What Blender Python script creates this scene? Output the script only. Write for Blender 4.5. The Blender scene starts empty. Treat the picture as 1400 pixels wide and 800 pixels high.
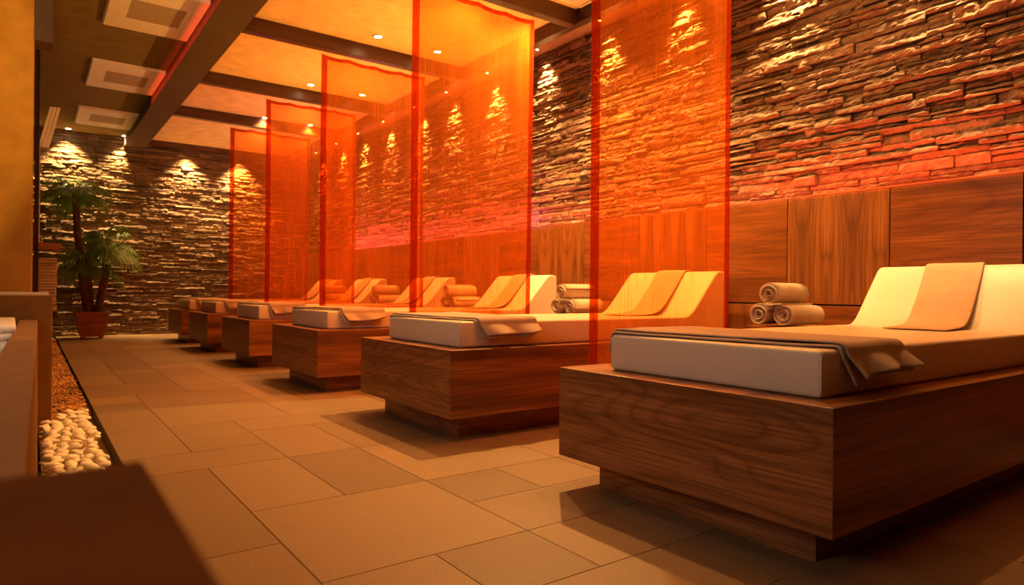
import bpy, math, random
from mathutils import Vector, Matrix, noise
random.seed(11)
PI = math.pi
col = bpy.context.scene.collection
scene = bpy.context.scene

# ------------------------------------------------------------------ materials
def new_mat(name):
    m = bpy.data.materials.new(name); m.use_nodes = True
    nt = m.node_tree; nt.nodes.clear()
    return m, nt
class N:
    def __init__(s, nt): s.nt = nt
    def n(s, t, **kw):
        nd = s.nt.nodes.new(t)
        for k, v in kw.items():
            if k == 'inp':
                for kk, vv in v.items():
                    if hasattr(vv, 'is_linked') or isinstance(vv, bpy.types.NodeSocket): s.nt.links.new(vv, nd.inputs[kk])
                    else: nd.inputs[kk].default_value = vv
            else: setattr(nd, k, v)
        return nd
    def math(s, op, a, b=0.0): return s.n('ShaderNodeMath', operation=op, inp={0: a, 1: b}).outputs[0]
    def vmath(s, op, a, b): return s.n('ShaderNodeVectorMath', operation=op, inp={0: a, 1: b}).outputs[0]
    def mix(s, f, a, b, mode='MIX'):
        nd = s.n('ShaderNodeMix', data_type='RGBA', blend_type=mode)
        for sk, v in ((nd.inputs[0], f), (nd.inputs[6], a), (nd.inputs[7], b)):
            if isinstance(v, bpy.types.NodeSocket): s.nt.links.new(v, sk)
            else: sk.default_value = (v if isinstance(v, (int, float)) else (*v, 1.0) if len(v) == 3 else v)
        return nd.outputs[2]
    def ramp(s, f, stops):
        nd = s.n('ShaderNodeValToRGB', inp={0: f}); cr = nd.color_ramp
        while len(cr.elements) < len(stops): cr.elements.new(0.5)
        for e, (p, c) in zip(cr.elements, stops): e.position = p; e.color = (*c, 1.0)
        return nd.outputs[0]
    def noise(s, vec, scale, detail=2.0, rough=0.5, dist=0.0):
        return s.n('ShaderNodeTexNoise', inp={'Vector': vec, 'Scale': scale, 'Detail': detail, 'Roughness': rough, 'Distortion': dist}).outputs[0]
    def bump(s, h, strength, dist=0.01): return s.n('ShaderNodeBump', inp={'Height': h, 'Strength': strength, 'Distance': dist}).outputs[0]
    def out(s, sh): s.n('ShaderNodeOutputMaterial', inp={0: sh})
    def bsdf(s, color, rough=0.6, normal=None, spec=0.3, **kw):
        b = s.n('ShaderNodeBsdfPrincipled', inp={'Base Color': color if isinstance(color, bpy.types.NodeSocket) else (*color, 1.0), 'Roughness': rough, 'Specular IOR Level': spec})
        if normal is not None: s.nt.links.new(normal, b.inputs['Normal'])
        for k, v in kw.items(): b.inputs[k.replace('_', ' ')].default_value = v
        return b.outputs[0]

def obj_coords(g, rnd=True):
    tc = g.n('ShaderNodeTexCoord').outputs['Object']
    if not rnd: return tc
    r = g.n('ShaderNodeObjectInfo').outputs['Random']
    off = g.n('ShaderNodeCombineXYZ', inp={0: g.math('MULTIPLY', r, 31.0), 1: g.math('MULTIPLY', r, 57.0), 2: g.math('MULTIPLY', r, 83.0)}).outputs[0]
    return g.vmath('ADD', tc, off)

def wood(name, axis, dark, mid, light, rough=0.38, rings=24.0, book=None, fig=3.2, soft=0.6):
    m, nt = new_mat(name); g = N(nt)
    if book:
        tc = g.n('ShaderNodeTexCoord').outputs['Object']
        sp = g.n('ShaderNodeSeparateXYZ', inp={0: tc})
        pp = g.math('PINGPONG', g.math('ADD', sp.outputs[1], 7.0), book)
        r = g.n('ShaderNodeObjectInfo').outputs['Random']
        co = g.n('ShaderNodeCombineXYZ', inp={0: g.math('MULTIPLY', r, 31.0), 1: pp, 2: g.math('ADD', sp.outputs[2], g.math('MULTIPLY', r, 47.0))}).outputs[0]
    else: co = obj_coords(g)
    sc = [fig] * 3; sc[axis] = fig * 0.16
    v1 = g.vmath('MULTIPLY', co, tuple(sc))
    n1 = g.noise(v1, 1.0, 1.6, 0.42, 0.5)
    ring = g.math('FRACT', g.math('MULTIPLY', n1, rings))
    sc2 = [150.0] * 3; sc2[axis] = 3.0
    n2 = g.noise(g.vmath('MULTIPLY', co, tuple(sc2)), 1.0, 3.0, 0.6)
    sc3 = [14.0] * 3; sc3[axis] = 0.7
    n3 = g.noise(g.vmath('MULTIPLY', co, tuple(sc3)), 1.0, 2.0, 0.5)
    c = g.ramp(ring, [(0.0, dark), (0.16, mid), (0.6, light), (0.88, mid), (1.0, dark)])
    c = g.mix(soft, c, g.ramp(n3, [(0.3, dark), (0.55, mid), (0.75, light)]))
    c = g.mix(g.ramp(n2, [(0.42, (0.55,) * 3), (0.6, (0.0,) * 3)]), c, dark)
    nrm = g.bump(n2, 0.08, 0.002)
    g.out(g.bsdf(c, rough, nrm, 0.4)); return m

def plain(name, color, rough=0.6, bump=0.0, bscale=60.0, var=0.12, spec=0.3, rnd=False, metal=0.0):
    m, nt = new_mat(name); g = N(nt); co = obj_coords(g, rnd)
    n = g.noise(co, bscale * 0.12, 3.0, 0.55)
    lo = tuple(x * (1 - var) for x in color); hi = tuple(min(1, x * (1 + var)) for x in color)
    c = g.ramp(n, [(0.3, lo), (0.7, hi)])
    nrm = g.bump(g.noise(co, bscale, 4.0, 0.6), bump, 0.01) if bump else None
    g.out(g.bsdf(c, rough, nrm, spec, Metallic=metal)); return m

def terry(name, color, scale=420.0, strength=0.5):
    m, nt = new_mat(name); g = N(nt); co = obj_coords(g, True)
    n = g.noise(co, scale, 2.0, 0.7); n2 = g.noise(co, 14.0, 3.0, 0.5)
    c = g.mix(n2, tuple(x * 0.82 for x in color), tuple(min(1, x * 1.1) for x in color))
    c = g.mix(g.ramp(n, [(0.35, (0.35,) * 3), (0.6, (0,) * 3)]), c, tuple(x * 0.6 for x in color))
    nrm = g.bump(g.math('ADD', g.math('MULTIPLY', n, 0.5), n2), strength, 0.006)
    g.out(g.bsdf(c, 0.92, nrm, 0.1)); return m

def leather(name, color):
    m, nt = new_mat(name); g = N(nt); co = obj_coords(g, True)
    n = g.noise(co, 9.0, 3.0, 0.5); f = g.noise(co, 500.0, 2.0, 0.5)
    c = g.mix(n, tuple(x * 0.93 for x in color), color)
    nrm = g.bump(g.math('ADD', n, g.math('MULTIPLY', f, 0.06)), 0.25, 0.012)
    g.out(g.bsdf(c, 0.42, nrm, 0.4)); return m

def stone_mat():
    m, nt = new_mat('ledge_stone'); g = N(nt)
    co = g.n('ShaderNodeTexCoord').outputs['Object']
    at = g.n('ShaderNodeVertexColor', layer_name='tint').outputs[0]
    n = g.noise(co, 22.0, 6.0, 0.68); n2 = g.noise(co, 110.0, 5.0, 0.75)
    c = g.mix(g.ramp(n, [(0.3, (0.65,) * 3), (0.65, (0.0,) * 3)]), at, g.mix(1.0, at, (0.5, 0.45, 0.42), 'MULTIPLY'))
    nrm = g.bump(g.math('ADD', n, g.math('MULTIPLY', n2, 0.35)), 1.0, 0.024)
    g.out(g.bsdf(c, 0.85, nrm, 0.2)); return m

def tile_mat():
    m, nt = new_mat('floor_tile'); g = N(nt)
    co = g.n('ShaderNodeTexCoord').outputs['Object']
    at = g.n('ShaderNodeVertexColor', layer_name='tint').outputs[0]
    n = g.noise(co, 2.5, 4.0, 0.6); n2 = g.noise(co, 210.0, 3.0, 0.7); n3 = g.noise(co, 40.0, 4.0, 0.6)
    c = g.mix(g.ramp(n, [(0.35, (0.25,) * 3), (0.65, (0.0,) * 3)]), at, g.mix(1.0, at, (0.75, 0.72, 0.35), 'MULTIPLY'))
    c = g.mix(g.ramp(n2, [(0.40, (0.75,) * 3), (0.62, (0.0,) * 3)]), c, g.mix(1.0, at, (0.5, 0.48, 0.45), 'MULTIPLY'))
    nrm = g.bump(g.math('ADD', n2, n3), 0.22, 0.004)
    g.out(g.bsdf(c, 0.48, nrm, 0.35)); return m

def sheer(name, opac, tr, dif, streak=0.25):
    m, nt = new_mat(name); g = N(nt)
    co = g.n('ShaderNodeTexCoord').outputs['Object']
    v = g.n('ShaderNodeMapping', inp={'Vector': co, 'Scale': (330.0, 40.0, 3.0)}).outputs[0]
    n = g.noise(v, 1.0, 3.0, 0.65)
    w = g.n('ShaderNodeMapping', inp={'Vector': co, 'Scale': (7.0, 4.0, 0.5)}).outputs[0]
    n2 = g.noise(w, 1.0, 2.0, 0.5)
    f = g.math('ADD', g.math('MULTIPLY', g.math('SUBTRACT', n, 0.5), streak * 2.2), g.math('ADD', g.math('MULTIPLY', g.math('SUBTRACT', n2, 0.5), streak), opac))
    f = g.n('ShaderNodeClamp', inp={0: f, 1: 0.05, 2: 0.98}).outputs[0]
    t = g.n('ShaderNodeBsdfTransparent', inp={0: (*tr, 1)}).outputs[0]
    d = g.n('ShaderNodeBsdfDiffuse', inp={0: (*dif, 1)}).outputs[0]
    l = g.n('ShaderNodeBsdfTranslucent', inp={0: (*dif, 1)}).outputs[0]
    s = g.n('ShaderNodeMixShader', inp={0: 0.5, 1: d, 2: l}).outputs[0]
    g.out(g.n('ShaderNodeMixShader', inp={0: f, 1: t, 2: s}).outputs[0]); return m

def emit(name, color, strength):
    m, nt = new_mat(name); g = N(nt)
    g.out(g.n('ShaderNodeEmission', inp={0: (*color, 1), 1: strength}).outputs[0]); return m

WD, WM, WL = (0.085, 0.030, 0.009), (0.31, 0.116, 0.033), (0.44, 0.185, 0.058)
M_wy = wood('walnut_along_room', 1, WD, WM, WL)
M_wx = wood('walnut_across_room', 0, WD, WM, WL, rings=13, fig=2.4, soft=0.78)
M_pan_h = wood('walnut_panel_level', 1, (0.10, 0.03, 0.005), (0.28, 0.088, 0.014), (0.36, 0.125, 0.022), rings=16, soft=0.68)
M_pan_v = wood('walnut_panel_upright', 2, (0.10, 0.034, 0.007), (0.31, 0.108, 0.02), (0.44, 0.17, 0.036), rings=14, book=0.15, fig=3.4, soft=0.6)
M_beam = wood('dark_stained_beam', 0, (0.035, 0.014, 0.008), (0.075, 0.03, 0.015), (0.11, 0.048, 0.022), rings=10)
M_beam_y = wood('dark_stained_rail', 1, (0.03, 0.013, 0.008), (0.06, 0.026, 0.014), (0.09, 0.04, 0.02), rings=10)
M_leather = leather('cream_leather', (0.74, 0.64, 0.50))
M_taupe = terry('taupe_terry', (0.50, 0.385, 0.30))
M_beige2 = terry('tan_terry', (0.60, 0.43, 0.28))
M_beige = terry('beige_terry', (0.66, 0.52, 0.36))
M_white_t = terry('white_terry', (0.85, 0.80, 0.74))
M_stone = stone_mat(); M_tile = tile_mat()
M_grout = plain('grout', (0.07, 0.055, 0.045), 0.9)
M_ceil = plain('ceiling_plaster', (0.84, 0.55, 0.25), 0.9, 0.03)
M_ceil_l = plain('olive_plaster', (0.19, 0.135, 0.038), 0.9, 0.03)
M_bulk = plain('brown_plaster', (0.10, 0.062, 0.033), 0.8, 0.03)
M_ochre = plain('ochre_plaster', (0.46, 0.22, 0.025), 0.9, 0.08, 90)
M_panelwall = plain('tan_low_wall', (0.23, 0.105, 0.016), 0.75, 0.05, 120)
M_cap = plain('sandstone_cap', (0.24, 0.125, 0.05), 0.7, 0.05, 150)
M_cream = plain('cream_board', (0.80, 0.68, 0.48), 0.35)
M_black = plain('dark_void', (0.02, 0.015, 0.012), 0.9)
M_sheer = sheer('orange_sheer', 0.26, (1.0, 0.56, 0.24), (1.0, 0.25, 0.028))
M_hem = sheer('orange_sheer_doubled', 0.42, (0.72, 0.22, 0.06), (0.34, 0.042, 0.007), 0.3)
M_steel = plain('steel', (0.55, 0.5, 0.45), 0.35, metal=0.9)
M_white = plain('white_enamel', (0.86, 0.80, 0.72), 0.35, var=0.04)
M_mesh = plain('beige_diffuser', (0.42, 0.34, 0.24), 0.6, 0.1, 300)
M_lamp = emit('lamp_lens', (1.0, 0.72, 0.38), 60.0)
M_terra = plain('reddish_planter_wood', (0.34, 0.13, 0.055), 0.6, 0.1, 40)
M_soil = plain('soil', (0.05, 0.03, 0.02), 0.95, 0.6, 60)
M_trunk = plain('palm_trunk', (0.12, 0.06, 0.035), 0.95, 0.9, 70, 0.4)
M_leaf = plain('palm_leaf', (0.15, 0.27, 0.03), 0.45, 0.05, 40, 0.35, 0.5, True)
M_pebble = plain('white_pebble', (0.90, 0.80, 0.62), 0.5, 0.1, 80, 0.18, 0.4, True)
M_gravel = plain('brown_gravel', (0.52, 0.30, 0.11), 0.8, 0.5, 60, 0.5, 0.2, True)

# ------------------------------------------------------------------ mesh helpers
class MB:
    def __init__(s): s.v = []; s.f = []; s.mi = []; s.tint = []
    def add(s, vs, fs, mi=0, tint=None):
        o = len(s.v); s.v += [tuple(p) for p in vs]
        for k, f in enumerate(fs):
            s.f.append(tuple(i + o for i in f)); s.mi.append(mi if isinstance(mi, int) else mi[k]); s.tint.append(tint)
        return s
    def box(s, x0, x1, y0, y1, z0, z1, mi=0, tint=None):
        vs = [(x0, y0, z0), (x1, y0, z0), (x1, y1, z0), (x0, y1, z0), (x0, y0, z1), (x1, y0, z1), (x1, y1, z1), (x0, y1, z1)]
        return s.add(vs, [(0, 3, 2, 1), (4, 5, 6, 7), (0, 1, 5, 4), (1, 2, 6, 5), (2, 3, 7, 6), (3, 0, 4, 7)], mi, tint)
    def hexa(s, b, t, mi=0):
        return s.add(list(b) + list(t), [(0, 3, 2, 1), (4, 5, 6, 7), (0, 1, 5, 4), (1, 2, 6, 5), (2, 3, 7, 6), (3, 0, 4, 7)], mi)
    def grid(s, pts, mi=0, tint=None, flip=False):
        r, c = len(pts), len(pts[0]); vs = [p for row in pts for p in row]; fs = []
        for i in range(r - 1):
            for j in range(c - 1):
                q = (i * c + j, i * c + j + 1, (i + 1) * c + j + 1, (i + 1) * c + j)
                fs.append(q[::-1] if flip else q)
        return s.add(vs, fs, mi, tint)
    def tube(s, path, radii, n=8, mi=0, cap=True):
        rings = []
        for i, p in enumerate(path):
            p = Vector(p); a = Vector(path[max(i - 1, 0)]); b = Vector(path[min(i + 1, len(path) - 1)])
            t = (b - a).normalized(); u = t.cross(Vector((0, 0, 1)))
            if u.length < 1e-3: u = Vector((1, 0, 0))
            u.normalize(); w = t.cross(u); r = radii[i] if isinstance(radii, (list, tuple)) else radii
            rings.append([p + (u * math.cos(2 * PI * k / n) + w * math.sin(2 * PI * k / n)) * r for k in range(n)])
        vs = [q for r in rings for q in r]; fs = []
        for i in range(len(rings) - 1):
            for k in range(n): fs.append((i * n + k, i * n + (k + 1) % n, (i + 1) * n + (k + 1) % n, (i + 1) * n + k))
        if cap: fs.append(tuple(range(n))[::-1]); fs.append(tuple((len(rings) - 1) * n + k for k in range(n)))
        return s.add(vs, fs, mi)
    def lathe(s, prof, n=24, mi=0, c=(0, 0)):
        vs = []; fs = []
        for r, z in prof: vs += [(c[0] + r * math.cos(2 * PI * k / n), c[1] + r * math.sin(2 * PI * k / n), z) for k in range(n)]
        for i in range(len(prof) - 1):
            for k in range(n): fs.append((i * n + k, i * n + (k + 1) % n, (i + 1) * n + (k + 1) % n, (i + 1) * n + k))
        return s.add(vs, fs, mi)
    def build(s, name, mats, parent=None, loc=(0, 0, 0), rot=(0, 0, 0), smooth=False, bevel=0.0, seg=2, solid=0.0, sub=0):
        me = bpy.data.meshes.new(name); me.from_pydata(s.v, [], s.f)
        if not isinstance(mats, (list, tuple)): mats = [mats]
        for m in mats: me.materials.append(m)
        me.polygons.foreach_set('material_index', s.mi)
        me.polygons.foreach_set('use_smooth', [smooth] * len(s.f))
        if any(t is not None for t in s.tint):
            a = me.color_attributes.new('tint', 'FLOAT_COLOR', 'CORNER'); buf = []
            for p, t in zip(me.polygons, s.tint): buf += [*(t or (0.3, 0.3, 0.3)), 1.0] * p.loop_total
            a.data.foreach_set('color', buf)
        me.update()
        o = bpy.data.objects.new(name, me); col.objects.link(o); o.location = loc; o.rotation_euler = rot
        if parent: o.parent = parent
        if bevel: b = o.modifiers.new('bevel', 'BEVEL'); b.width = bevel; b.segments = seg; b.limit_method = 'ANGLE'
        if solid: b = o.modifiers.new('solid', 'SOLIDIFY'); b.thickness = solid; b.offset = 0
        if sub: b = o.modifiers.new('sub', 'SUBSURF'); b.levels = sub; b.render_levels = sub
        return o

def tag(o, label=None, cat=None, group=None, kind=None):
    if label: o['label'] = label
    if cat: o['category'] = cat
    if group: o['group'] = group
    if kind: o['kind'] = kind
    return o
def empty(name, loc, label, cat, group=None, rot=(0, 0, 0)):
    o = bpy.data.objects.new(name, None); col.objects.link(o); o.location = loc; o.rotation_euler = rot
    o.empty_display_size = 0.1
    return tag(o, label, cat, group)
def struct(name, mb, mat, **kw): return tag(mb.build(name, mat, **kw), kind='structure')
def copy_tree(o, parent=None):
    c = o.copy(); col.objects.link(c)
    if parent: c.parent = parent; c.matrix_parent_inverse = o.matrix_parent_inverse.copy()
    for ch in list(o.children): copy_tree(ch, c)
    return c

# ------------------------------------------------------------------ dimensions
XW = 3.7366            # face of the wood panelling
YF = 11.2              # stone wall at the far end
BX = 1.5366            # foot faces of the loungers
YB = [0.8109, 2.5677, 4.2793, 5.9460, 7.6095, 9.0669]
BW = 1.0
YC = [(YB[i] + BW + YB[i + 1]) / 2 for i in range(5)]
ZT = 0.4224; ZM = 0.547; ZC = 2.9

# ------------------------------------------------------------------ floor
def floor():
    mb = MB(); MOD = 0.305; x0, y0 = 0.255 + 0.045, 1.515 - MOD * 14
    nx, ny = 12, 46
    occ = [[False] * ny for _ in range(nx)]
    rng = random.Random(5); tiles = []
    def put(i, j, w, h, tone=None):
        for a in range(i, i + w):
            for b in range(j, j + h): occ[a][b] = True
        tiles.append((i, j, w, h, tone))
    J = lambda y: int(round((y - y0) / MOD))
    # joints read near the camera
    for (i, y, w, h, t) in ((1, 1.515, 2, 2, 1.05), (2, 2.125, 1, 2, 0.80), (1, 2.125, 1, 2, 0.98), (3, 1.82, 1, 1, 0.78), (3, 2.125, 2, 2, 1.06), (2, 2.735, 1, 2, 1.0),
                            (1, 0.905, 1, 2, 0.98), (2, 1.21, 1, 1, 0.78), (3, 1.515, 2, 1, 0.95), (0, 2.735, 2, 1, 0.92), (0, 1.82, 1, 3, 0.84), (0, 3.04, 1, 2, 0.98), (1, 3.04, 1, 2, 0.9),
                            (1, 3.65, 2, 2, 1.03), (0, 3.65, 1, 2, 0.95), (3, 2.735, 1, 2, 0.86)):
        put(i, J(y), w, h, t)
    for j in range(ny):
        for i in range(nx):
            if occ[i][j]: continue
            opts = [(2, 2), (1, 2), (2, 1), (1, 1), (1, 2), (2, 2)]; rng.shuffle(opts)
            for w, h in opts:
                if i + w <= nx and j + h <= ny and all(not occ[a][b] for a in range(i, i + w) for b in range(j, j + h)): put(i, j, w, h); break
    g = 0.0016
    for i, j, w, h, t in tiles:
        k = t or rng.choice([0.78, 0.86, 0.95, 1.0, 1.05]); k *= rng.uniform(0.97, 1.03)
        c = (0.315 * k, 0.208 * k, 0.112 * k)
        xa, xb = x0 - 0.045 + i * MOD, x0 - 0.045 + (i + w) * MOD
        if i == 0: xa = x0
        xb = min(xb, 3.80); ya, yb = y0 + j * MOD, min(y0 + (j + h) * MOD, YF + 0.12)
        if ya >= YF or xa >= 3.78: continue
        mb.box(xa + g, xb - g, ya + g, yb - g, -0.03, 0.0, 0, c)
    mb.box(x0, 3.80, y0, YF + 0.12, -0.06, -0.002, 1, (0.05, 0.04, 0.03))
    mb.box(-3.0, x0, y0, YF + 0.12, -0.16, -0.10, 1, (0.05, 0.04, 0.03))
    mb.box(-3.0, -0.05, y0, YF + 0.12, -0.10, 0.0, 0, (0.19, 0.15, 0.12))
    mb.box(-0.05, x0, y0, 0.5, -0.10, 0.0, 0, (0.19, 0.15, 0.12))
    struct('floor', mb, [M_tile, M_grout])
floor()

# ------------------------------------------------------------------ stone walls
def ledge_wall(name, length, z0, z1, place, seed):
    """stacked ledge stones; place(u, w, d): along the wall, up, out of it"""
    rng = random.Random(seed); mb = MB(); z = z0; row = 0
    while z < z1 - 0.012:
        h = rng.choice([0.02, 0.026, 0.032, 0.036, 0.042, 0.05, 0.058]); h = min(h, z1 - z)
        if z1 - z - h < 0.02: h = z1 - z
        u = -rng.uniform(0, 0.3)
        while u < length:
            L = rng.uniform(0.10, 0.46); u1 = min(u + L, length); ua = max(u, 0.0)
            if u1 - ua > 0.012:
                subs = [(z, z + h)]
                if h > 0.045 and rng.random() < 0.4: mz = z + h * rng.uniform(0.35, 0.65); subs = [(z, mz), (mz, z + h)]
                for (za, zb) in subs:
                    d0 = 0.014 + 0.028 * rng.random() ** 1.3; tilt = rng.gauss(0.001, 0.009); skew = rng.gauss(0, 0.007)
                    b = rng.uniform(0.65, 1.25); w = rng.random()
                    tint = (0.30 * b + 0.06 * w, 0.215 * b + 0.03 * w, 0.15 * b)
                    nu = max(4, int((u1 - ua) / 0.019)); nv = 5; gap = 0.0018; pts = []
                    for i in range(nv):
                        rowp = []
                        for j in range(nu + 1):
                            fu = j / nu; fv = i / (nv - 1)
                            uu = ua + gap + (u1 - ua - 2 * gap) * fu; ww = za + gap + (zb - za - 2 * gap) * fv
                            q = Vector((uu * 16 + seed * 7, ww * 40, row * 1.7))
                            dd = d0 - tilt * (fv - 0.5) * 2 + skew * (fu - 0.5) * 2 + 0.012 * noise.noise(q) + 0.009 * noise.noise(q * 2.7) + 0.004 * noise.noise(q * 6.1)
                            if i in (0, nv - 1): dd -= 0.004 + 0.008 * abs(noise.noise(q * 1.6 + Vector((9, 0, 0))))
                            if j in (0, nu): dd -= 0.006
                            if 0 < i < nv - 1: ww += 0.005 * noise.noise(q * 1.9)
                            rowp.append(place(uu, ww, max(dd, 0.002)))
                        pts.append(rowp)
                    mb.grid(pts, 0, tint)
                    # edges back to the wall plane
                    for r in (0, nv - 1):
                        fr = pts[r]; uu = [ua + gap + (u1 - ua - 2 * gap) * j / nu for j in range(nu + 1)]
                        ww = za + gap if r == 0 else zb - gap
                        mb.grid([[place(x, ww, 0) for x in uu], fr], 0, tint, flip=(r != 0))
                    for j in (0, nu):
                        uu = ua + gap if j == 0 else u1 - gap
                        mb.grid([[place(uu, za + gap + (zb - za - 2 * gap) * i / (nv - 1), 0) for i in range(nv)], [pts[i][j] for i in range(nv)]], 0, tint, flip=(j == 0))
            u = u1 + 1e-6
        z += h; row += 1
    # mortar backing slab
    a = place(-0.02, z0, 0.0); b = place(length, z1, -0.14)
    mb.box(min(a[0], b[0]), max(a[0], b[0]), min(a[1], b[1]), max(a[1], b[1]), z0, z1, 0, (0.06, 0.05, 0.04))
    return struct(name, mb, M_stone, smooth=False)
ledge_wall('wall_right', YF + 2.0, 1.255, 2.86, lambda u, w, d: (3.80 - d, YF - u, w), 1)
ledge_wall('wall_far', 4.2, 0.0, 2.9, lambda u, w, d: (-0.42 + u, YF + 0.05 - d, w), 2)
M_umber = plain('umber_plaster', (0.09, 0.045, 0.018), 0.9)
struct('wall_back', MB().box(-3.0, 3.94, -2.9, -2.75, 0, ZC), M_umber)
struct('wall_left', MB().box(-3.1, -3.0, -2.9, YF + 0.2, 0, ZC), M_umber)
struct('wall_right_core', MB().box(XW + 0.022, 3.94, -2.75, YF + 0.04, 0, 1.25).box(3.80, 3.94, -2.75, -0.82, 1.25, ZC), M_black)
struct('wall_far_left', MB().box(-3.0, -0.43, YF + 0.05, YF + 0.2, 0, ZC), M_umber)

# wood panelling on the right wall
def panelling():
    root = empty('wall_panelling', (XW, 0, 0), 'walnut veneer panelling along the lower right wall behind the loungers', 'wall panelling')
    ys = [-0.72 + 0.6 * k for k in range(0, 3)] + [1.084, 1.677, 2.272, 2.87, 3.489, 4.105, 4.736, 5.334, 6.004, 6.6, 7.2, 7.79, 8.473, 9.07, 9.67, 10.27, 10.87, YF - 0.01]
    ys = [y for i, y in enumerate(ys) if i == 0 or y - ys[i - 1] > 0.2]
    for i in range(len(ys) - 1):
        a, b = ys[i], ys[i + 1]; c = (a + b) / 2; w = (b - a) / 2 - 0.003
        vert = (i % 2 == 0) if a > 1.0 else (i % 2 == 1)
        k = [y for y in ys].index(a)
        vert = (k - ys.index(1.677)) % 2 == 0
        MB().box(0, 0.018, -w, w, -0.31, 0.322).build('panel', M_pan_v if vert else M_pan_h, root, (0, c, 0.947), bevel=0.0015)
        MB().box(0, 0.018, -w, w, -0.31, 0.312).build('panel', M_pan_h if vert else M_pan_v, root, (0, c, 0.316), bevel=0.0015)
    MB().box(0.0, 0.045, -0.72, YF - 0.02, 0, 0.012).build('top_rail', M_pan_h, root, (0, 0, 1.2705), bevel=0.002)
panelling()

# ------------------------------------------------------------------ ceiling, bulkhead, beams
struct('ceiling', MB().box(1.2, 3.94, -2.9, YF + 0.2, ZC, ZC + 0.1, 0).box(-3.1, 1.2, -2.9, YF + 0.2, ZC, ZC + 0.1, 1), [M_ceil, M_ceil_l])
struct('trim_1', MB().box(1.105, 1.375, -2.7, YF - 0.01, 2.775, ZC), M_bulk)                      # long bulkhead
struct('trim_2', MB().box(3.43, 3.50, -2.7, YF - 0.01, 2.79, ZC), M_beam_y)                       # dark rail along the right wall
struct('trim_3', MB().box(3.50, 3.80, -2.7, YF - 0.01, 2.862, ZC), plain('soffit_plaster', (0.30, 0.19, 0.09), 0.9))
struct('trim_4', MB().box(1.375, 3.43, YF - 0.10, YF - 0.01, 2.82, ZC), M_beam)
ordinal = ['nearest', 'second', 'third', 'fourth', 'fifth', 'sixth']
BEAMN = ['over the nearest orange curtain', 'over the second nearest orange curtain', 'over the middle orange curtain', 'over the fourth orange curtain', 'over the farthest orange curtain']
for i, y in enumerate(YC):
    o = MB().box(1.375, 3.43, -0.04, 0.04, 2.775, ZC).build('ceiling_beam', M_beam, None, (0, y, 0), bevel=0.003)
    tag(o, 'dark stained wooden ceiling beam ' + BEAMN[i], 'beam', 'wooden beams across the ceiling')

# ceiling cassettes
def cassette(first, y, label):
    if first:
        root = empty('ceiling_panel', (0.8, y, ZC), label, 'ceiling light', 'square ceiling panels over the aisle')
        fr = MB(); X, Y, x, yy = 0.325, 0.48, 0.19, 0.215; d = -0.028
        for (a, b, c, e) in ((-X, X, -Y, -yy), (-X, X, yy, Y), (-X, -x, -yy, yy), (x, X, -yy, yy)): fr.box(a, b, c, e, d, 0)
        fr.build('frame', M_white, root, bevel=0.002)
        MB().box(-X - 0.008, X + 0.008, -Y - 0.008, Y + 0.008, -0.006, 0.0).build('flange', M_white, root)
        MB().box(-x, x, -yy, yy, -0.024, -0.006).build('diffuser', M_mesh, root)
        return root
    c = copy_tree(first_cassette); c.location = (0.8, y, ZC); c['label'] = label; return c
first_cassette = cassette(True, 5.95, 'square white ceiling panel with beige centre nearest the camera')
cassette(False, 8.0, 'square white ceiling panel with beige centre, middle one of the three')
cassette(False, 10.05, 'square white ceiling panel with beige centre nearest the far stone wall')

# slatted vent at the end of the second beam
vr = empty('ceiling_vent', (3.27, 3.56, ZC), 'slatted cream air vent in the ceiling beside the second wooden beam', 'vent')
fb = MB()
for (a, b, c, d) in ((-0.15, 0.15, -0.26, -0.235), (-0.15, 0.15, 0.235, 0.26), (-0.15, -0.125, -0.235, 0.235), (0.125, 0.15, -0.235, 0.235)): fb.box(a, b, c, d, -0.014, 0)
fb.build('frame', M_cream, vr)
MB().box(-0.125, 0.125, -0.235, 0.235, -0.003, 0).build('backing', M_black, vr)
for k in range(9): MB().box(-0.012, 0.008, -0.235, 0.235, -0.012, -0.003).build('slat', M_cream, vr, (-0.10 + 0.026 * k, 0, 0))

# recessed spotlights
def lamp(kind, loc, energy, color, aim=None, **kw):
    l = bpy.data.lights.new('lamp_' + kind.lower(), kind); l.energy = energy; l.color = color
    for k, v in kw.items(): setattr(l, k, v)
    o = bpy.data.objects.new('lamp_' + kind.lower(), l); col.objects.link(o); o.location = loc
    if aim is not None: o.rotation_euler = (Vector(aim) - Vector(loc)).to_track_quat('-Z', 'Y').to_euler()
    return o
WARM = (1.0, 0.47, 0.13); WASH = (1.0, 0.57, 0.21)
BE = [(72, 78), (150, 470), (60, 80), (75, 90), (80, 90), (65, 75)]
spot_proto = None
def downlight(x, y, z, label, group, r=0.035):
    global spot_proto
    if spot_proto is None:
        root = empty('downlight', (x, y, z), label, 'spotlight', group)
        MB().lathe([(0.045, 0.0), (0.045, -0.006), (0.036, -0.008), (0.032, -0.002)], 24).build('trim_ring', M_steel, root, smooth=True)
        MB().lathe([(0.0325, -0.003), (0.0001, -0.003)], 24).build('lens', M_lamp, root)
        spot_proto = root; return root
    c = copy_tree(spot_proto); c.location = (x, y, z); c['label'] = label; c['group'] = group; return c
bays = [1.95, 3.64, 5.34, 7.04, 8.75, 10.3]
CS = 'small round downlight in the %s ceiling bay, %s one of the pair'
for i, y in enumerate(bays):
    for k, x in enumerate((2.43, 3.02)):
        if i in (2, 3, 4):
            downlight(x, y, ZC, CS % (['', '', 'nearest visible', 'middle', 'farthest'][i], ['aisle side', 'stone wall side'][k]), 'downlights in the ceiling bays')
        lamp('SPOT', (x, y, ZC - 0.02), BE[i][k], WARM, (x + 0.05, y - 0.05, 0), spot_size=math.radians(125), spot_blend=0.6, shadow_soft_size=0.03)
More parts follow.
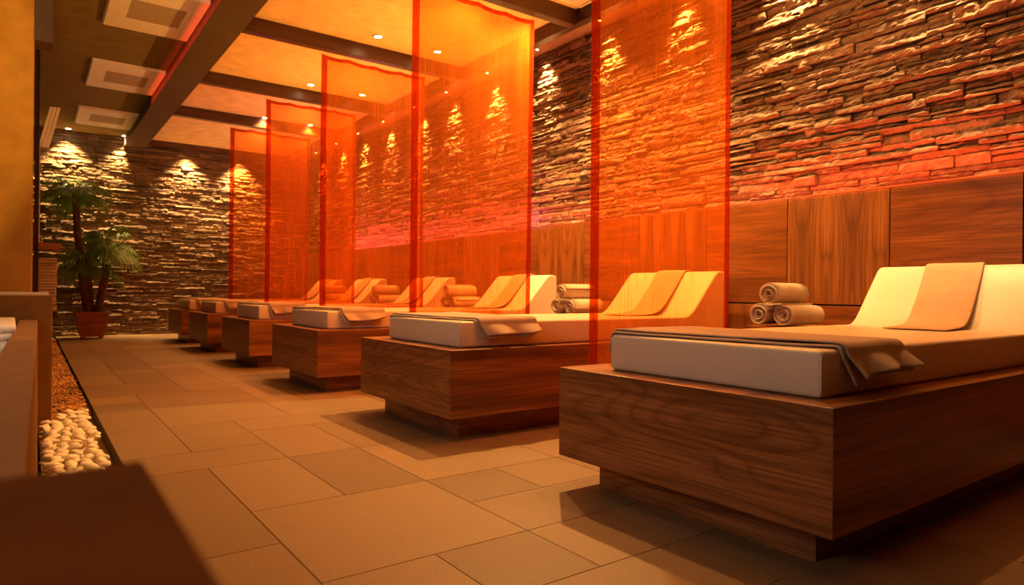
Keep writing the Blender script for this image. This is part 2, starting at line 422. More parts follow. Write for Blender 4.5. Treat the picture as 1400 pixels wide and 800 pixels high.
WY = [0.66, 1.46, 2.30, 3.10, 3.86, 4.66, 5.46, 6.26, 7.0, 7.85, 8.66, 9.46, 10.3]
for i, y in enumerate(WY):
    if y > 2.9: d = downlight(3.655, y, 2.862, 'tiny round downlight in the soffit grazing the right stone wall', 'downlights along the right stone wall'); d.scale = (0.36, 0.36, 0.36)
    lamp('SPOT', (3.665, y, 2.84), 330 if y > 2.6 else 360, WASH, (4.04, y - 0.02, 1.7), spot_size=math.radians(62), spot_blend=1.0, shadow_soft_size=0.015)
for i, x in enumerate((0.42, 1.1, 1.94, 2.72, 3.45)):
    if i < 3:
        downlight(x, YF - 0.13, ZC if x < 1.37 else ZC, ['small round downlight above the potted palm by the far stone wall', 'small round downlight beside the bulkhead by the far stone wall', 'x'][i], 'downlights along the far stone wall') if i < 2 else None
    lamp('SPOT', (x, YF - 0.125, 2.80 if x > 1.37 else 2.86), 430, WASH, (x, YF + 0.05, 1.7), spot_size=math.radians(88), spot_blend=1.0, shadow_soft_size=0.02)

# ------------------------------------------------------------------ loungers
def make_lounger(i):
    root = empty('lounger', (BX, YB[i], 0), '', 'lounger', 'walnut loungers in a row along the panelled wall')
    L = XW - 0.012 - BX
    fb = MB(); fb.box(0, L, 0, BW, 0.1088, ZT, [1, 1, 1, 0, 1, 0]); fb.build('base_frame', [M_wy, M_wx], root, bevel=0.003)
    pb = MB(); pb.box(0.107, L - 0.004, 0.10, BW - 0.10, 0.0, 0.1088, [1, 1, 1, 0, 1, 0]); pb.build('plinth', [M_wy, M_wx], root)
    # mattress: rounded box, slightly domed sides
    m0, m1, ya, yb = 0.10, 1.72, 0.085, 0.845
    mb = MB(); nx, ny = 30, 16
    def dome(fx, fy): return 0.006 * (1 - (2 * fx - 1) ** 8) * (1 - (2 * fy - 1) ** 8)
    mm = MB(); mm.box(m0, m1, ya, yb, ZT + 0.0005, ZM); mat = mm.build('mattress', M_leather, root, bevel=0.014, seg=4, smooth=True)
    for (x, y) in ((m0, ya), (m0, yb)):
        MB().tube([(x + 0.004, y + (0.004 if y == ya else -0.004), ZT + 0.012 + 0.1 * k / 5) for k in range(6)], 0.003, 6).build('corner_seam', M_leather, mat, smooth=True)
    # raised backrest: concave foot, slope, ridge
    prof = [(1.722, ZM - 0.001), (1.735, ZM + 0.002), (1.765, ZM + 0.012), (1.80, ZM + 0.036), (1.84, ZM + 0.076), (1.94, ZM + 0.186), (2.02, ZM + 0.274), (2.045, ZM + 0.289), (2.065, ZM + 0.291), (2.10, ZM + 0.290), (2.118, ZM + 0.282), (2.122, ZM + 0.265), (2.122, ZT + 0.0005), (1.722, ZT + 0.0005)]
    n = len(prof); br = MB(); ys = [ya, ya + 0.004, ya + 0.014, (ya + yb) / 2, yb - 0.014, yb - 0.004, yb]; ins = [0.010, 0.003, 0, 0, 0, 0.003, 0.010]
    pts = []
    for y, s in zip(ys, ins):
        row = []
        for k, (x, z) in enumerate(prof):
            zz = z - s if (k < 12 and z > ZT + 0.1 and k > 0) else z
            xx = x
            row.append((xx, y, zz))
        pts.append(row + [row[0]])
    br.grid(pts, 0, flip=True)
    br.add([p for p in pts[0][:-1]], [tuple(range(n))]); br.add([p for p in pts[-1][:-1]], [tuple(range(n))[::-1]])
    bo = br.build('backrest', M_leather, root, smooth=True)
    bo.data.set_sharp_from_angle(angle=math.radians(40)) if hasattr(bo.data, 'set_sharp_from_angle') else None
    return root
LG = ['walnut lounger closest to the camera, cut off by the right edge of the photo', 'second walnut lounger from the camera, between the first and second orange curtains', 'third walnut lounger from the camera, between the second and third orange curtains',
      'fourth walnut lounger from the camera, between the third and fourth orange curtains', 'fifth walnut lounger from the camera, between the two farthest orange curtains', 'farthest walnut lounger, beside the far stone wall']
first = make_lounger(0); first['label'] = LG[0]
for i in range(1, 6):
    c = copy_tree(first); c.location = (BX, YB[i], 0); c['label'] = LG[i]

# folded towels over the foot ends
def foot_towel(i, seed):
    rng = random.Random(seed); y0 = YB[i] + 0.085; y1 = YB[i] + 0.845; xs0 = BX + 0.10
    mb = MB()
    for lay in range(2):
        off = 0.0145 - 0.009 * lay; r = 0.014 + off
        hn, hf = (0.052, 0.045) if lay == 0 else (0.070, 0.058)
        path = []  # (y, z, hang fraction) from far hem over the mattress to near hem
        for k in range(5): path.append((y1 + off, ZM - 0.012 - hf * (1 - k / 4), 1 - k / 4, 1))
        for k in range(1, 5): a = PI / 2 * k / 5; path.append((y1 - 0.012 + math.cos(a) * (0.012 + off), ZM - 0.012 + math.sin(a) * (0.012 + off), 0, 1))
        for k in range(19): path.append((y1 - 0.014 - (y1 - y0 - 0.028) * k / 18, ZM + off, 0, 0))
        for k in range(1, 5): a = PI / 2 * (1 - k / 5); path.append((y0 + 0.012 - math.cos(a) * (0.012 + off), ZM - 0.012 + math.sin(a) * (0.012 + off), 0, -1))
        for k in range(8): path.append((y0 - off, ZM - 0.014 - hn * k / 7, k / 7, -1))
        pts = []; nx = 22
        for (y, z, hg, sd) in path:
            row = []; fy = (y1 - y) / (y1 - y0)
            for j in range(nx + 1):
                f = j / nx
                xa = xs0 + 0.006 + 0.075 * fy ** 2 + (0.014 if lay == 0 else 0.0); xb = xs0 + 0.43 + 0.02 * math.sin(3 * fy + seed) - (0.012 * lay)
                if sd == -1: xa += 0.03 * hg; xb += 0.008 * hg
                x = xa + (xb - xa) * f; yy = y; zz = z
                if sd == -1 and hg > 0:
                    prof = 1.12 - 0.42 * f + 0.11 * math.sin(f * 6.2 + seed * 0.7)      # lower at the front corner
                    zz = ZM - 0.014 - (ZM - 0.014 - z) * max(0.35, prof)
                    yy = y - hg * (0.022 + 0.016 * math.sin(f * 11 + seed) + (0.012 if lay == 0 else 0.0)) - 0.006 * hg
                    zz = max(zz, ZT + 0.012)
                if sd == 1 and hg > 0: yy = y + hg * 0.012 * (1 + math.sin(f * 7 + seed))
                w = noise.noise(Vector((x * 9, yy * 5, seed + lay * 3)))
                zz += 0.0045 * max(0, w + 0.3) * (1 if hg == 0 else 0.2)
                row.append((x, yy, zz))
            pts.append(row)
        mb.grid(pts, 0, flip=True)
        # rolled front fold joining the two layers
    o = mb.build('foot_towel', M_taupe if i < 3 else M_taupe2, smooth=True, solid=0.0075, sub=1)
    # origin onto the bed
    c = Vector((xs0 + 0.2, (y0 + y1) / 2, ZM)); o.data.transform(Matrix.Translation(-c)); o.location = c
    return o
M_taupe2 = terry('sand_terry', (0.50, 0.38, 0.27))
FT = ['taupe towel folded across the foot of the lounger closest to the camera', 'taupe towel folded across the foot of the second lounger, between the two largest curtains', 'brown towel folded across the foot of the third lounger from the camera',
      'sand towel folded across the foot of the fourth lounger from the camera', 'sand towel folded across the foot of the fifth lounger from the camera', 'pale towel folded across the foot of the farthest lounger']
for i in range(6): tag(foot_towel(i, 3 + i * 2), FT[i], 'towel', 'towels folded over the lounger feet')

# towels on the backrests
def head_towel(i, seed):
    yb = YB[i]; ya = yb + 0.085
    b = BX
    path = [(1.43, ZM), (1.49, ZM), (1.55, ZM + 0.001), (1.64, ZM + 0.004), (1.70, ZM + 0.011), (1.75, ZM + 0.026), (1.80, ZM + 0.058), (1.85, ZM + 0.104), (1.90, ZM + 0.154), (1.95, ZM + 0.204), (2.0, ZM + 0.258), (2.03, ZM + 0.287), (2.055, ZM + 0.2945), (2.085, ZM + 0.295), (2.112, ZM + 0.292), (2.128, ZM + 0.275), (2.130, ZM + 0.22)]
    mb = MB(); n = 14; pts = []
    for k, (x, z) in enumerate(path):
        row = []; f = k / (len(path) - 1)
        wy = 0.235 + 0.015 * math.sin(seed)
        y0 = ya + 0.20 + 0.10 * f + 0.02 * math.sin(seed * 2.1); w = wy + 0.05 * (1 - f) * 0
        for j in range(n + 1):
            g = j / n; y = y0 + w * g
            zz = z + 0.0065 + 0.003 * max(-0.4, noise.noise(Vector((x * 14, y * 14, seed)))); xx = x - (0.004 if 4 < k < 12 else 0)
            if k == 0: zz = z + 0.0055; xx += 0.012 * math.sin(g * 4 + seed)
            if k >= 15: xx += 0.003
            row.append((xx + b, y, zz))
        pts.append(row)
    mb.grid(pts, 0, flip=True)
    o = mb.build('head_towel', M_beige2, smooth=True, solid=0.006, sub=1)
    c = Vector((b + 1.8, ya + 0.4, ZM + 0.06)); o.data.transform(Matrix.Translation(-c)); o.location = c
    return o
HT = ['beige towel draped down the backrest of the lounger closest to the camera', 'beige towel draped down the backrest of the second lounger, behind the nearest curtain', 'beige towel draped down the backrest of the third lounger, behind the second curtain',
      'beige towel draped down the backrest of the fourth lounger from the camera', 'beige towel draped down the backrest of the fifth lounger from the camera', 'beige towel draped down the backrest of the farthest lounger']
for i in range(6): tag(head_towel(i, 1 + 1.7 * i), HT[i], 'towel', 'towels hanging over the backrests')

# ------------------------------------------------------------------ shelves between loungers and rolled towels
SH_Z = 0.515
for i, y in enumerate(YC):
    w = (YB[i + 1] - YB[i] - BW) / 2 - 0.02
    t = empty('towel_bench', (3.40, y, 0), 'low walnut bench carrying rolled towels between %s loungers' % ['the first and second', 'the second and third', 'the third and fourth', 'the fourth and fifth', 'the fifth and sixth'][i], 'bench', 'towel benches between the loungers')
    MB().box(-0.17, 0.32, -0.275 if i < 4 else -0.215, 0.02 if i < 4 else 0.09, SH_Z - 0.03, SH_Z).build('bench_top', M_pan_h, t, bevel=0.002)
    MB().box(-0.12, 0.30, -0.255 if i < 4 else -0.2, 0.0 if i < 4 else 0.07, 0.0, SH_Z - 0.03).build('cabinet_body', M_wx, t)

def roll_mesh(seed, R=0.064, Lh=0.32):
    rng = random.Random(seed); turns = 4.3; n = int(turns * 22); th = 0.0088
    secs = []
    ph = rng.uniform(0, 6)
    for k in range(n + 1):
        a = turns * 2 * PI * k / n; r = 0.008 + (R - th / 2 - 0.008) * k / n
        r += 0.0016 * math.sin(3 * a + ph) * (k / n) * (1 - k / n) * 3 + 0.0007 * math.sin(7 * a)
        secs.append((a, r))
    xs = [0.0, 0.004, 0.012, Lh * 0.35, Lh * 0.7, Lh - 0.012, Lh - 0.004, Lh]; ins = [0.0036, 0.0012, 0, 0, 0, 0, 0.0012, 0.0036]
    mb = MB(); outer = []; inner = []
    def P(a, r, x, k):
        # droop: slightly flattened circle, inner turns recessed/stagger
        e = (0.006 * math.sin(a * 0.5 + ph) + 0.004) * (1 if x < Lh / 2 else -1) if x in (0.0, 0.004, Lh, Lh - 0.004) else 0
        return (x + e, math.cos(a + ph) * r * 1.03, math.sin(a + ph) * r * 0.98)
    for x, s in zip(xs, ins):
        outer.append([P(a, r + th / 2 - s, x, k) for k, (a, r) in enumerate(secs)])
        inner.append([P(a, r - th / 2 + s, x, k) for k, (a, r) in enumerate(secs)])
    mb.grid(outer, flip=True); mb.grid(inner)
    mb.grid([inner[0], outer[0]], flip=True); mb.grid([outer[-1], inner[-1]], flip=True)
    mb.grid([[r[0] for r in outer], [r[0] for r in inner]], flip=True); mb.grid([[r[-1] for r in inner], [r[-1] for r in outer]], flip=True)
    return mb
rolls = [roll_mesh(s).build('rolled_towel', M_beige, None, (0, 0, -5), smooth=True) for s in (1, 2, 3)]
used = set()
BT = ['between the two nearest loungers', 'between the second and third loungers', 'between the third and fourth loungers', 'between the fourth and fifth loungers', 'between the two farthest loungers']
for i, y in enumerate(YC):
    yb = y - (0.125 if i < 4 else 0.06)
    for k, (dy, dz, dx, nm) in enumerate(((0.071, 0.0625, 0.0, 'beige rolled towel, lower left of the stack '), (-0.070, 0.0625, 0.015, 'beige rolled towel, lower right of the stack '), (0.006, 0.0625 + 0.113, -0.01, 'beige rolled towel on top of the stack '))):
        j = (i + k) % 3; o = rolls[j] if j not in used else rolls[j].copy()
        if j in used: col.objects.link(o)
        used.add(j)
        o.location = (3.235 + dx, yb + dy, SH_Z + 0.004 + dz); o.rotation_euler = (random.uniform(-1, 1) * 0.3 if False else 0, 0, random.uniform(-0.03, 0.03))
        tag(o, nm + BT[i], 'towel', 'rolled towels stacked between the loungers')

# ------------------------------------------------------------------ sheer curtains
def make_curtain(i):
    y0 = YC[i]; root = empty('sheer_curtain', (2.03, y0, 0), '', 'curtain', 'orange sheer curtains hung between the loungers')
    rng = random.Random(40 + i); ph = rng.uniform(0, 6); W = 1.01; zt = 2.735; zb = 0.06
    nh = 5
    def ry(x, z):
        t = (zt - z) / (zt - zb)
        return 0.010 * math.sin(x * 7 + ph) + 0.006 * t * math.sin(x * 17 + ph * 2) + 0.004 * math.sin(z * 2.2 + ph)
    def top(x):
        f = (x / W) * (nh - 1); u = f - math.floor(f)
        return zt - 0.030 * 4 * u * (1 - u) * 0.42
    def sway(z): t = (zt - z) / (zt - zb); return 0.012 * math.sin(t * 2.6 + ph)
    def P(x, t, off=0.0):
        z = top(x) + (zb - top(x)) * t
        return (x + sway(z) * (1 if x > 0.5 else 0.4) + 0, ry(x, z) + off, z)
    hl, hr = 0.052, 0.036
    NX, NZ = 44, 26
    MB().grid([[P(W * j / NX, k / NZ) for j in range(NX + 1)] for k in range(NZ + 1)]).build('sheer_panel', M_sheer, root, smooth=True)
    for (a, b) in ((0.0, hl), (W - hr, W)):
        MB().grid([[P(a + (b - a) * j / 4, k / NZ, -0.003) for j in range(5)] for k in range(NZ + 1)]).build('side_hem', M_hem, root, smooth=True)
    MB().grid([[P(hl + (W - hl - hr) * j / NX, 0.012 * k / 2, -0.003) for j in range(NX + 1)] for k in range(3)]).build('top_hem', M_hem, root, smooth=True)
    for k in range(nh):
        x = min(max(W * k / (nh - 1), 0.008), W - 0.008); p = P(x, 0)
        MB().tube([(p[0], p[1], p[2] - 0.006), (p[0], p[1] * 0.5 + 0.004, p[2] + 0.018), (p[0], 0.0, 2.776)], 0.0022, 6).build('hook', M_steel, root, smooth=True)
    return root
CL = ['tall orange sheer curtain nearest the camera, between the first and second loungers', 'second orange sheer curtain from the camera, behind the second lounger', 'third orange sheer curtain from the camera, behind the third lounger',
      'fourth orange sheer curtain from the camera, behind the fourth lounger', 'farthest orange sheer curtain, beside the last lounger by the far stone wall']
for i in range(5): make_curtain(i)['label'] = CL[i]

# ------------------------------------------------------------------ left side: low walls, pillar, rack
struct('wall_low', MB().hexa([(-0.078, 0.40, 0), (0.008, 0.40, 0), (0.036, 4.2, 0), (-0.035, 4.2, 0)], [(-0.078, 0.40, 0.518), (-0.005, 0.40, 0.518), (0.036, 4.2, 0.522), (-0.037, 4.2, 0.522)], [1, 1, 0, 0, 0, 0]), [M_panelwall, M_cap], bevel=0.003)
struct('wall_near', MB().box(-0.75, 0.049, -0.5, 0.394, -0.1, 0.60), plain('dark_wall_top', (0.16, 0.066, 0.02), 1.0, spec=0.0), bevel=0.003)
struct('wall_partition', MB().box(-1.4, 0.099, 4.205, 4.26, -0.1, 0.648), M_panelwall, bevel=0.004)
struct('wall_partition_cap', MB().box(-0.5, 0.084, 4.34, 4.50, -0.1, 0.662), M_cream, bevel=0.003)
struct('wall_pillar', MB().box(-1.3, 0.013, 4.62, 5.05, 0, ZC), M_ochre, bevel=0.008)
struct('trim_5', MB().box(0.013, 0.098, 4.62, 4.80, 2.09, ZC).box(0.013, 0.07, 5.2, 5.5, 2.66, ZC), M_bulk)
struct('wall_bench', MB().box(-1.3, -0.10, 1.6, 4.2, 0, 0.24), M_panelwall)

def folded(name, lx, ly, h, mat, seed, parent=None):
    """folded towel: two layers with a round fold on the -Y side and a crease between them"""
    rng = random.Random(seed); h2 = h / 2; prof = []
    def lobe(zc, r):
        return [(-ly / 2 + r - math.cos(a) * r * 1.0, zc + math.sin(a) * r * 0.98) for a in [(-PI / 2) + PI * k / 6 for k in range(7)]]
    prof += lobe(h2 / 2, h2 / 2) + lobe(h2 * 1.5, h2 / 2)
    prof += [(ly / 2 - 0.006, h), (ly / 2, h - 0.006), (ly / 2 - 0.004, h2), (ly / 2, 0.006), (ly / 2 - 0.006, 0.0)]
    xs = [-lx / 2, -lx / 2 + 0.004, -lx / 2 + 0.012, -lx / 6, lx / 6, lx / 2 - 0.012, lx / 2 - 0.004, lx / 2]; ins = [0.10, 0.03, 0, 0, 0, 0, 0.03, 0.10]
    pts = []
    for x, s in zip(xs, ins):
        row = [(x, y * (1 - 0.1 * s), h2 + (z - h2) * (1 - s * 1.4)) for (y, z) in prof]; pts.append(row + [row[0]])
    mb = MB(); mb.grid(pts); n = len(prof)
    mb.add(pts[0][:-1], [tuple(range(n))[::-1]]); mb.add(pts[-1][:-1], [tuple(range(n))])
    return mb.build(name, mat, parent, smooth=True)
# rack at the left with a pile of folded towels
rk = empty('towel_rack', (0.11, 6.45, 0), 'dark wooden towel rack standing behind the ochre pillar', 'rack')
MB().box(-0.085, -0.055, -0.18, -0.14, 0, 2.55).build('post', M_beam_y, rk)
MB().box(-0.058, -0.046, 0.10, 0.14, 1.0, 1.85).build('lit_edge', M_cream, rk)  # pale colour stands in for the lit edge of the back panel
MB().box(-0.30, 0.088, -0.16, 0.16, 0.985, 1.035).build('shelf', M_terra, rk, bevel=0.003)
MB().box(-0.30, 0.07, -0.16, 0.16, 0.46, 0.50).build('shelf', M_beam_y, rk, bevel=0.003)
MB().box(-0.30, -0.15, -0.14, 0.14, 0.5, 0.985).build('side_panel', M_beam_y, rk)
for k in range(3):
    x = 0.012 + 0.024 * k
    MB().hexa([(x - 0.075, -0.02, 1.80), (x - 0.052, -0.02, 1.80), (x - 0.052, 0.03, 1.80), (x - 0.075, 0.03, 1.80)], [(x, -0.02, 2.13), (x + 0.021, -0.02, 2.13), (x + 0.021, 0.03, 2.13), (x, 0.03, 2.13)]).build('canopy_slat', M_cream, rk, bevel=0.002)
z = 0.5025; nm = ['lowest', 'second lowest', 'third lowest', 'fourth lowest', 'middle', 'fourth highest', 'third highest', 'second highest', 'topmost']
base = folded('folded_towel', 0.20, 0.24, 0.046, M_beige, 3)
for k in range(9):
    o = base if k == 0 else base.copy()
    if k: col.objects.link(o)
    o.location = (0.075 + random.uniform(-0.004, 0.004), 6.45 + random.uniform(-0.01, 0.01), z); z += 0.0465; o.rotation_euler = (0, 0, random.uniform(-0.04, 0.04))
    tag(o, '%s beige folded towel in the pile under the rack shelf behind the pillar' % nm[k], 'towel', 'folded towels piled on the rack')
# white towels behind the low wall
z = 0.241
wl = ['lowest', 'second lowest', 'middle', 'second highest', 'topmost']
basew = folded('white_towel', 0.34, 0.85, 0.060, M_white_t, 5)
for k in range(5):
    o = basew if k == 0 else basew.copy()
    if k: col.objects.link(o)
    o.location = (-0.226 - 0.004 * (k % 2) + 0.002 * k, 2.95 + 0.16 * k, z); z += 0.0605; o.rotation_euler = (0, 0, 0.018 * (-1) ** k)
    tag(o, '%s white folded towel in the heap behind the low wall at left' % wl[k], 'towel', 'white towels behind the low wall')

# ------------------------------------------------------------------ pebbles and gravel
def pebble(seed):
    rng = random.Random(seed); mb = MB(); nu, nv = 14, 9; vs = []; fs = []
    a, b, c = rng.uniform(0.028, 0.040), rng.uniform(0.020, 0.026), rng.uniform(0.012, 0.017)
    pts = []
    for i in range(nv + 1):
        t = PI * i / nv; row = []
        for j in range(nu):
            p = 2 * PI * j / nu; d = Vector((math.sin(t) * math.cos(p), math.sin(t) * math.sin(p), math.cos(t)))
            s = 1 + 0.22 * noise.noise(d * 1.3 + Vector((seed * 3.1, 0, 0)))
            row.append((d.x * a * s, d.y * b * s, d.z * c * s))
        pts.append(row + [row[0]])
    mb.grid(pts, flip=True); return mb
pebs = [pebble(s).build('pebble', M_pebble, None, (0, 0, -5), smooth=True) for s in range(6)]
pu = set(); cnt = 0; rp = random.Random(9)
spots = []
for layer in range(2):
    yy = 2.62
    while yy < 4.52:
        xx = 0.068 + (0.022 if int(yy * 100) % 2 else 0)
        while xx < 0.272:
            xj = min(max(xx + rp.uniform(-0.008, 0.008), 0.068), 0.266)
            if not (4.14 < yy < 4.56 and xj < 0.145): spots.append((xj, yy + rp.uniform(-0.01, 0.01), -0.052 + 0.030 * layer + rp.uniform(0, 0.008)))
            xx += 0.052
        yy += 0.062 if layer else 0.074
for (x, y, zz) in spots[:300]:
    j = rp.randrange(6); o = pebs[j] if j not in pu else pebs[j].copy()
    if j in pu: col.objects.link(o)
    pu.add(j); s = rp.uniform(0.72, 0.98); o.location = (x, y, zz + 0.012); o.scale = (s, s, s)
    o.rotation_euler = (rp.uniform(-0.5, 0.5), rp.uniform(-0.5, 0.5), rp.uniform(0, 6.28))
    tag(o, 'smooth white pebble in the strip between the low wall and the floor tiles', 'pebble', 'white pebbles beside the low wall'); cnt += 1
print('pebbles', len(spots), cnt)
gm = MB(); rg = random.Random(12)
gm.box(0.045, 0.297, 0.85, 2.6, -0.10, -0.062); gm.box(0.105, 0.297, 4.56, YF - 0.02, -0.10, -0.035); gm.box(0.045, 0.297, 2.6, 4.56, -0.10, -0.062)
for k in range(2600):
    y = 4.55 + (YF - 4.62) * rg.random(); x = rg.uniform(0.115, 0.285); s = rg.uniform(0.008, 0.018)
    c = Vector((x, y, -0.03 + rg.uniform(0, 0.014))); R = Matrix.Rotation(rg.uniform(0, 6.28), 3, 'Z') @ Matrix.Rotation(rg.uniform(-0.5, 0.5), 3, 'X')
    vs = [c + R @ Vector((p[0] * s * rg.uniform(0.8, 1.3), p[1] * s * rg.uniform(0.7, 1.1), p[2] * s * 0.6)) for p in ((1, 0, 0), (0.2, 1, 0.1), (-1, 0.1, 0), (-0.1, -1, 0), (0, 0, 1), (0, 0, -1))]
    gm.add(vs, [(0, 1, 4), (1, 2, 4), (2, 3, 4), (3, 0, 4), (1, 0, 5), (2, 1, 5), (3, 2, 5), (0, 3, 5)])
tag(gm.build('gravel_bed', M_gravel), 'brown gravel strip running to the far wall beside the tiles', 'gravel', None, 'stuff')

# ------------------------------------------------------------------ potted palm
pr = empty('potted_palm', (0.69, 10.62, 0), 'tall fan palm in a reddish square planter by the far stone wall', 'plant')
pb = MB(); b0, t0, hz = 0.135, 0.20, 0.365
def sq(r, z): return [(-r, -r, z), (r, -r, z), (r, r, z), (-r, r, z)]
pb.hexa(sq(b0, 0.03), sq(t0 - 0.012, hz - 0.035))
pot = pb.build('planter', M_terra, pr, bevel=0.004)
MB().hexa(sq(t0, hz - 0.035), sq(t0 + 0.005, hz)).build('planter_rim', M_terra, pot, bevel=0.004)
for k in range(3):
    zz = 0.10 + 0.08 * k; r = b0 + (t0 - 0.012 - b0) * (zz - 0.03) / (hz - 0.065) + 0.003
    MB().hexa(sq(r - 0.002, zz - 0.031), sq(r + 0.010, zz + 0.031)).build('planter_board', M_terra, pot, bevel=0.004)
for sx in (-1, 1):
    for sy in (-1, 1): MB().box(-0.02, 0.02, -0.02, 0.02, 0, 0.032).build('planter_foot', M_terra, pot, (sx * 0.105, sy * 0.105, 0))
MB().box(-t0 + 0.02, t0 - 0.02, -t0 + 0.02, t0 - 0.02, hz - 0.02, hz + 0.002).build('soil', M_soil, pr)
def trunk(p0, p1, bend, r0, r1):
    path = []; rad = []
    for k in range(15):
        f = k / 14; p = Vector(p0).lerp(Vector(p1), f) + Vector(bend) * math.sin(f * PI)
        path.append(tuple(p)); rad.append((r0 + (r1 - r0) * f) * (1.12 if k % 2 else 0.95))
    MB().tube(path, rad, 10).build('trunk', M_trunk, pr, smooth=False)
crowns = [((-0.05, 0.0, hz - 0.01), (-0.20, 0.0, 2.02), (-0.03, 0, 0), 0.05, 0.04, 17), ((0.06, -0.02, hz - 0.01), (0.19, -0.05, 1.36), (0.02, 0, 0), 0.05, 0.045, 15), ((-0.01, 0.07, hz - 0.01), (-0.06, 0.06, 1.10), (0, 0, 0), 0.045, 0.04, 11)]
rl = random.Random(21)
def frond(base, az, el, pl, fr):
    mb = MB(); d = Vector((math.cos(az) * math.cos(el), math.sin(az) * math.cos(el), math.sin(el)))
    path = []; 
    for k in range(7):
        f = k / 6; p = Vector(base) + d * pl * f + Vector((0, 0, -0.22 * pl * f * f)); path.append(tuple(p))
    mb.tube(path, [0.008 - 0.004 * k / 6 for k in range(7)], 6)
    tip = Vector(path[-1]); fwd = (Vector(path[-1]) - Vector(path[-2])).normalized(); side = fwd.cross(Vector((0, 0, 1))).normalized(); up = side.cross(fwd)
    nl = 24
    for k in range(nl):
        a = math.radians(-125 + 250 * k / (nl - 1)); dr = (fwd * math.cos(a) + side * math.sin(a)); wd = dr.cross(up).normalized()
        L = fr * (0.78 + 0.22 * math.cos(a * 0.7)) * rl.uniform(0.88, 1.08); prev = []
        pts = []
        for m in range(6):
            f = m / 5; p = tip + dr * L * f + Vector((0, 0, -1)) * (0.62 * L * f ** 2.2) + up * 0.02 * (1 - f)
            w = (0.004 + 0.014 * math.sin(min(f * 1.25 + 0.12, 1.0) * PI) ** 0.8 * (1 - f * 0.3)) * fr / 0.3
            if m == 5: w = 0.001
            pts.append([p - wd * w, p + Vector((0, 0, -0.35 * w)), p + wd * w])
        mb.grid(pts)
    vs = []
    for v in mb.v: vs.append((v[0], min(v[1], YF - 10.62 - 0.06), v[2]))
    mb.v = vs
    mb.build('frond', M_leaf, pr, smooth=True)
for (p0, p1, bd, r0, r1, nf) in crowns:
    trunk(p0, p1, bd, r0, r1)
    for k in range(nf):
        az = 2 * PI * k / nf * 1.0 + rl.uniform(-0.3, 0.3); el = rl.choice([0.75, 0.35, 0.05, -0.25]) + rl.uniform(-0.12, 0.12)
        frond(Vector(p1) + Vector((0, 0, -0.04 + 0.03 * (el > 0.3))), az, el, rl.uniform(0.16, 0.28), rl.uniform(0.21, 0.29))

# ------------------------------------------------------------------ light
def strip(loc, L, energy, color, tilt=0.0):
    l = bpy.data.lights.new('led_strip', 'AREA'); l.shape = 'RECTANGLE'; l.size = 0.02; l.size_y = L; l.energy = energy; l.color = color
    o = bpy.data.objects.new('led_strip', l); col.objects.link(o); o.location = loc; o.rotation_euler = (0, PI + tilt, 0)
    return o
XS = 3.64
strip((XS, 1.0, 1.29), 3.0, 19, (1.0, 0.09, 0.02), 0.35)
strip((XS, 3.6, 1.29), 2.2, 8, (1.0, 0.16, 0.05), 0.35)
strip((XS, 5.9, 1.29), 2.4, 12, (1.0, 0.14, 0.24), 0.35)
strip((XS, 8.2, 1.29), 2.0, 15, (0.9, 0.16, 0.34), 0.35)
# violet glow from colour spots in the far bays
lamp('SPOT', (2.2, 7.9, 2.0), 9, (0.75, 0.18, 0.9), (3.2, 6.6, 2.5), spot_size=math.radians(110), spot_blend=1.0, shadow_soft_size=0.2)
# unseen fill lamps, added over the aisle and at the left
def area(loc, aim, sx, sy, e, c):
    return lamp('AREA', loc, e, c, aim, shape='RECTANGLE', size=sx, size_y=sy)
area((0.75, 1.9, 2.86), (0.75, 1.9, 0), 0.4, 0.6, 4, (1.0, 0.62, 0.32))
area((0.75, 3.9, 2.86), (0.75, 3.9, 0), 0.4, 0.6, 4, (1.0, 0.62, 0.32))
area((-1.9, 1.4, 1.9), (1.6, 1.6, 0.4), 1.0, 1.0, 23, (1.0, 0.75, 0.58))  # added fill from the left for the lounger foot faces

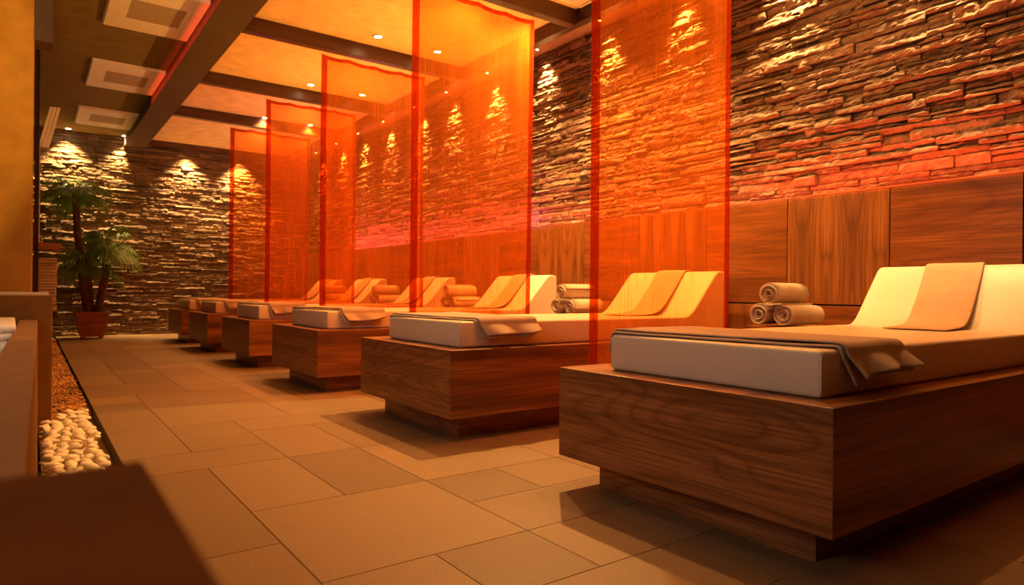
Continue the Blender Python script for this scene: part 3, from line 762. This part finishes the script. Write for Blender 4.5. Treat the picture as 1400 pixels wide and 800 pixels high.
# orange up-lights without fixtures, added before the panelling to brighten the ceiling
for y in (1.2, 2.9, 4.75, 6.45, 8.1, 9.8):
    o = area((3.62, y, 1.36), (2.2, y, 2.9), 1.2, 0.05, 22 if y < 4 else 15 if y < 7 else 8, (1.0, 0.52, 0.07) if y < 7 else (1.0, 0.50, 0.24)); o.data.spread = math.radians(95)
lamp('SPOT', (-0.1, 0.35, 1.25), 330, (1.0, 0.54, 0.18), (0.85, 6.2, 3.1), spot_size=math.radians(44), spot_blend=0.7, shadow_soft_size=0.03)
lamp('SPOT', (-1.5, 2.4, 1.6), 130, (1.0, 0.58, 0.14), (-1.5, 4.62, 1.7), spot_size=math.radians(73), spot_blend=0.12, shadow_soft_size=0.03)  # added lamp; its cone edge draws the diagonal shade on the pillar
lamp('SPOT', (-0.5, 2.2, 1.6), 22, (1.0, 0.58, 0.28), (-0.15, 3.1, 0.5), spot_size=math.radians(45), spot_blend=0.6, shadow_soft_size=0.05)  # added lamp to brighten the white towels
o = strip((1.062, 6.4, 2.80), 4.2, 3.0, (1.0, 0.07, 0.02), 0); o.rotation_euler = (0, -PI * 0.62, 0)
w = bpy.data.worlds.new('room_air'); scene.world = w; w.use_nodes = True
bg = w.node_tree.nodes.get('Background') or w.node_tree.nodes.new('ShaderNodeBackground')
bg.inputs[0].default_value = (1.0, 0.5, 0.2, 1); bg.inputs[1].default_value = 0.02

# ------------------------------------------------------------------ camera
cam = bpy.data.cameras.new('camera'); co = bpy.data.objects.new('camera', cam); col.objects.link(co)
cam.sensor_width = 36.0; cam.lens = 903.8 / 1400 * 36.0; cam.clip_start = 0.02
R = Vector((0.80758786, -0.58966052, 0.01011549)); U = Vector((-0.00767331, 0.00664466, 0.99994848)); F = Vector((0.58969735, 0.80762387, -0.0008415))
m = Matrix(((R.x, U.x, -F.x, 0), (R.y, U.y, -F.y, 0), (R.z, U.z, -F.z, 0.69), (0, 0, 0, 1)))
co.matrix_world = m
cam.dof.use_dof = True; cam.dof.focus_distance = 2.6; cam.dof.aperture_fstop = (cam.lens / 1000) / 0.0055
scene.camera = co
scene.view_settings.view_transform = 'Standard'; scene.view_settings.look = 'None'; scene.view_settings.exposure = 0.0
scene.cycles.use_denoising = True
scene.cycles.transparent_max_bounces = 24; scene.cycles.max_bounces = 8; scene.cycles.diffuse_bounces = 5
scene.cycles.sample_clamp_indirect = 6.0
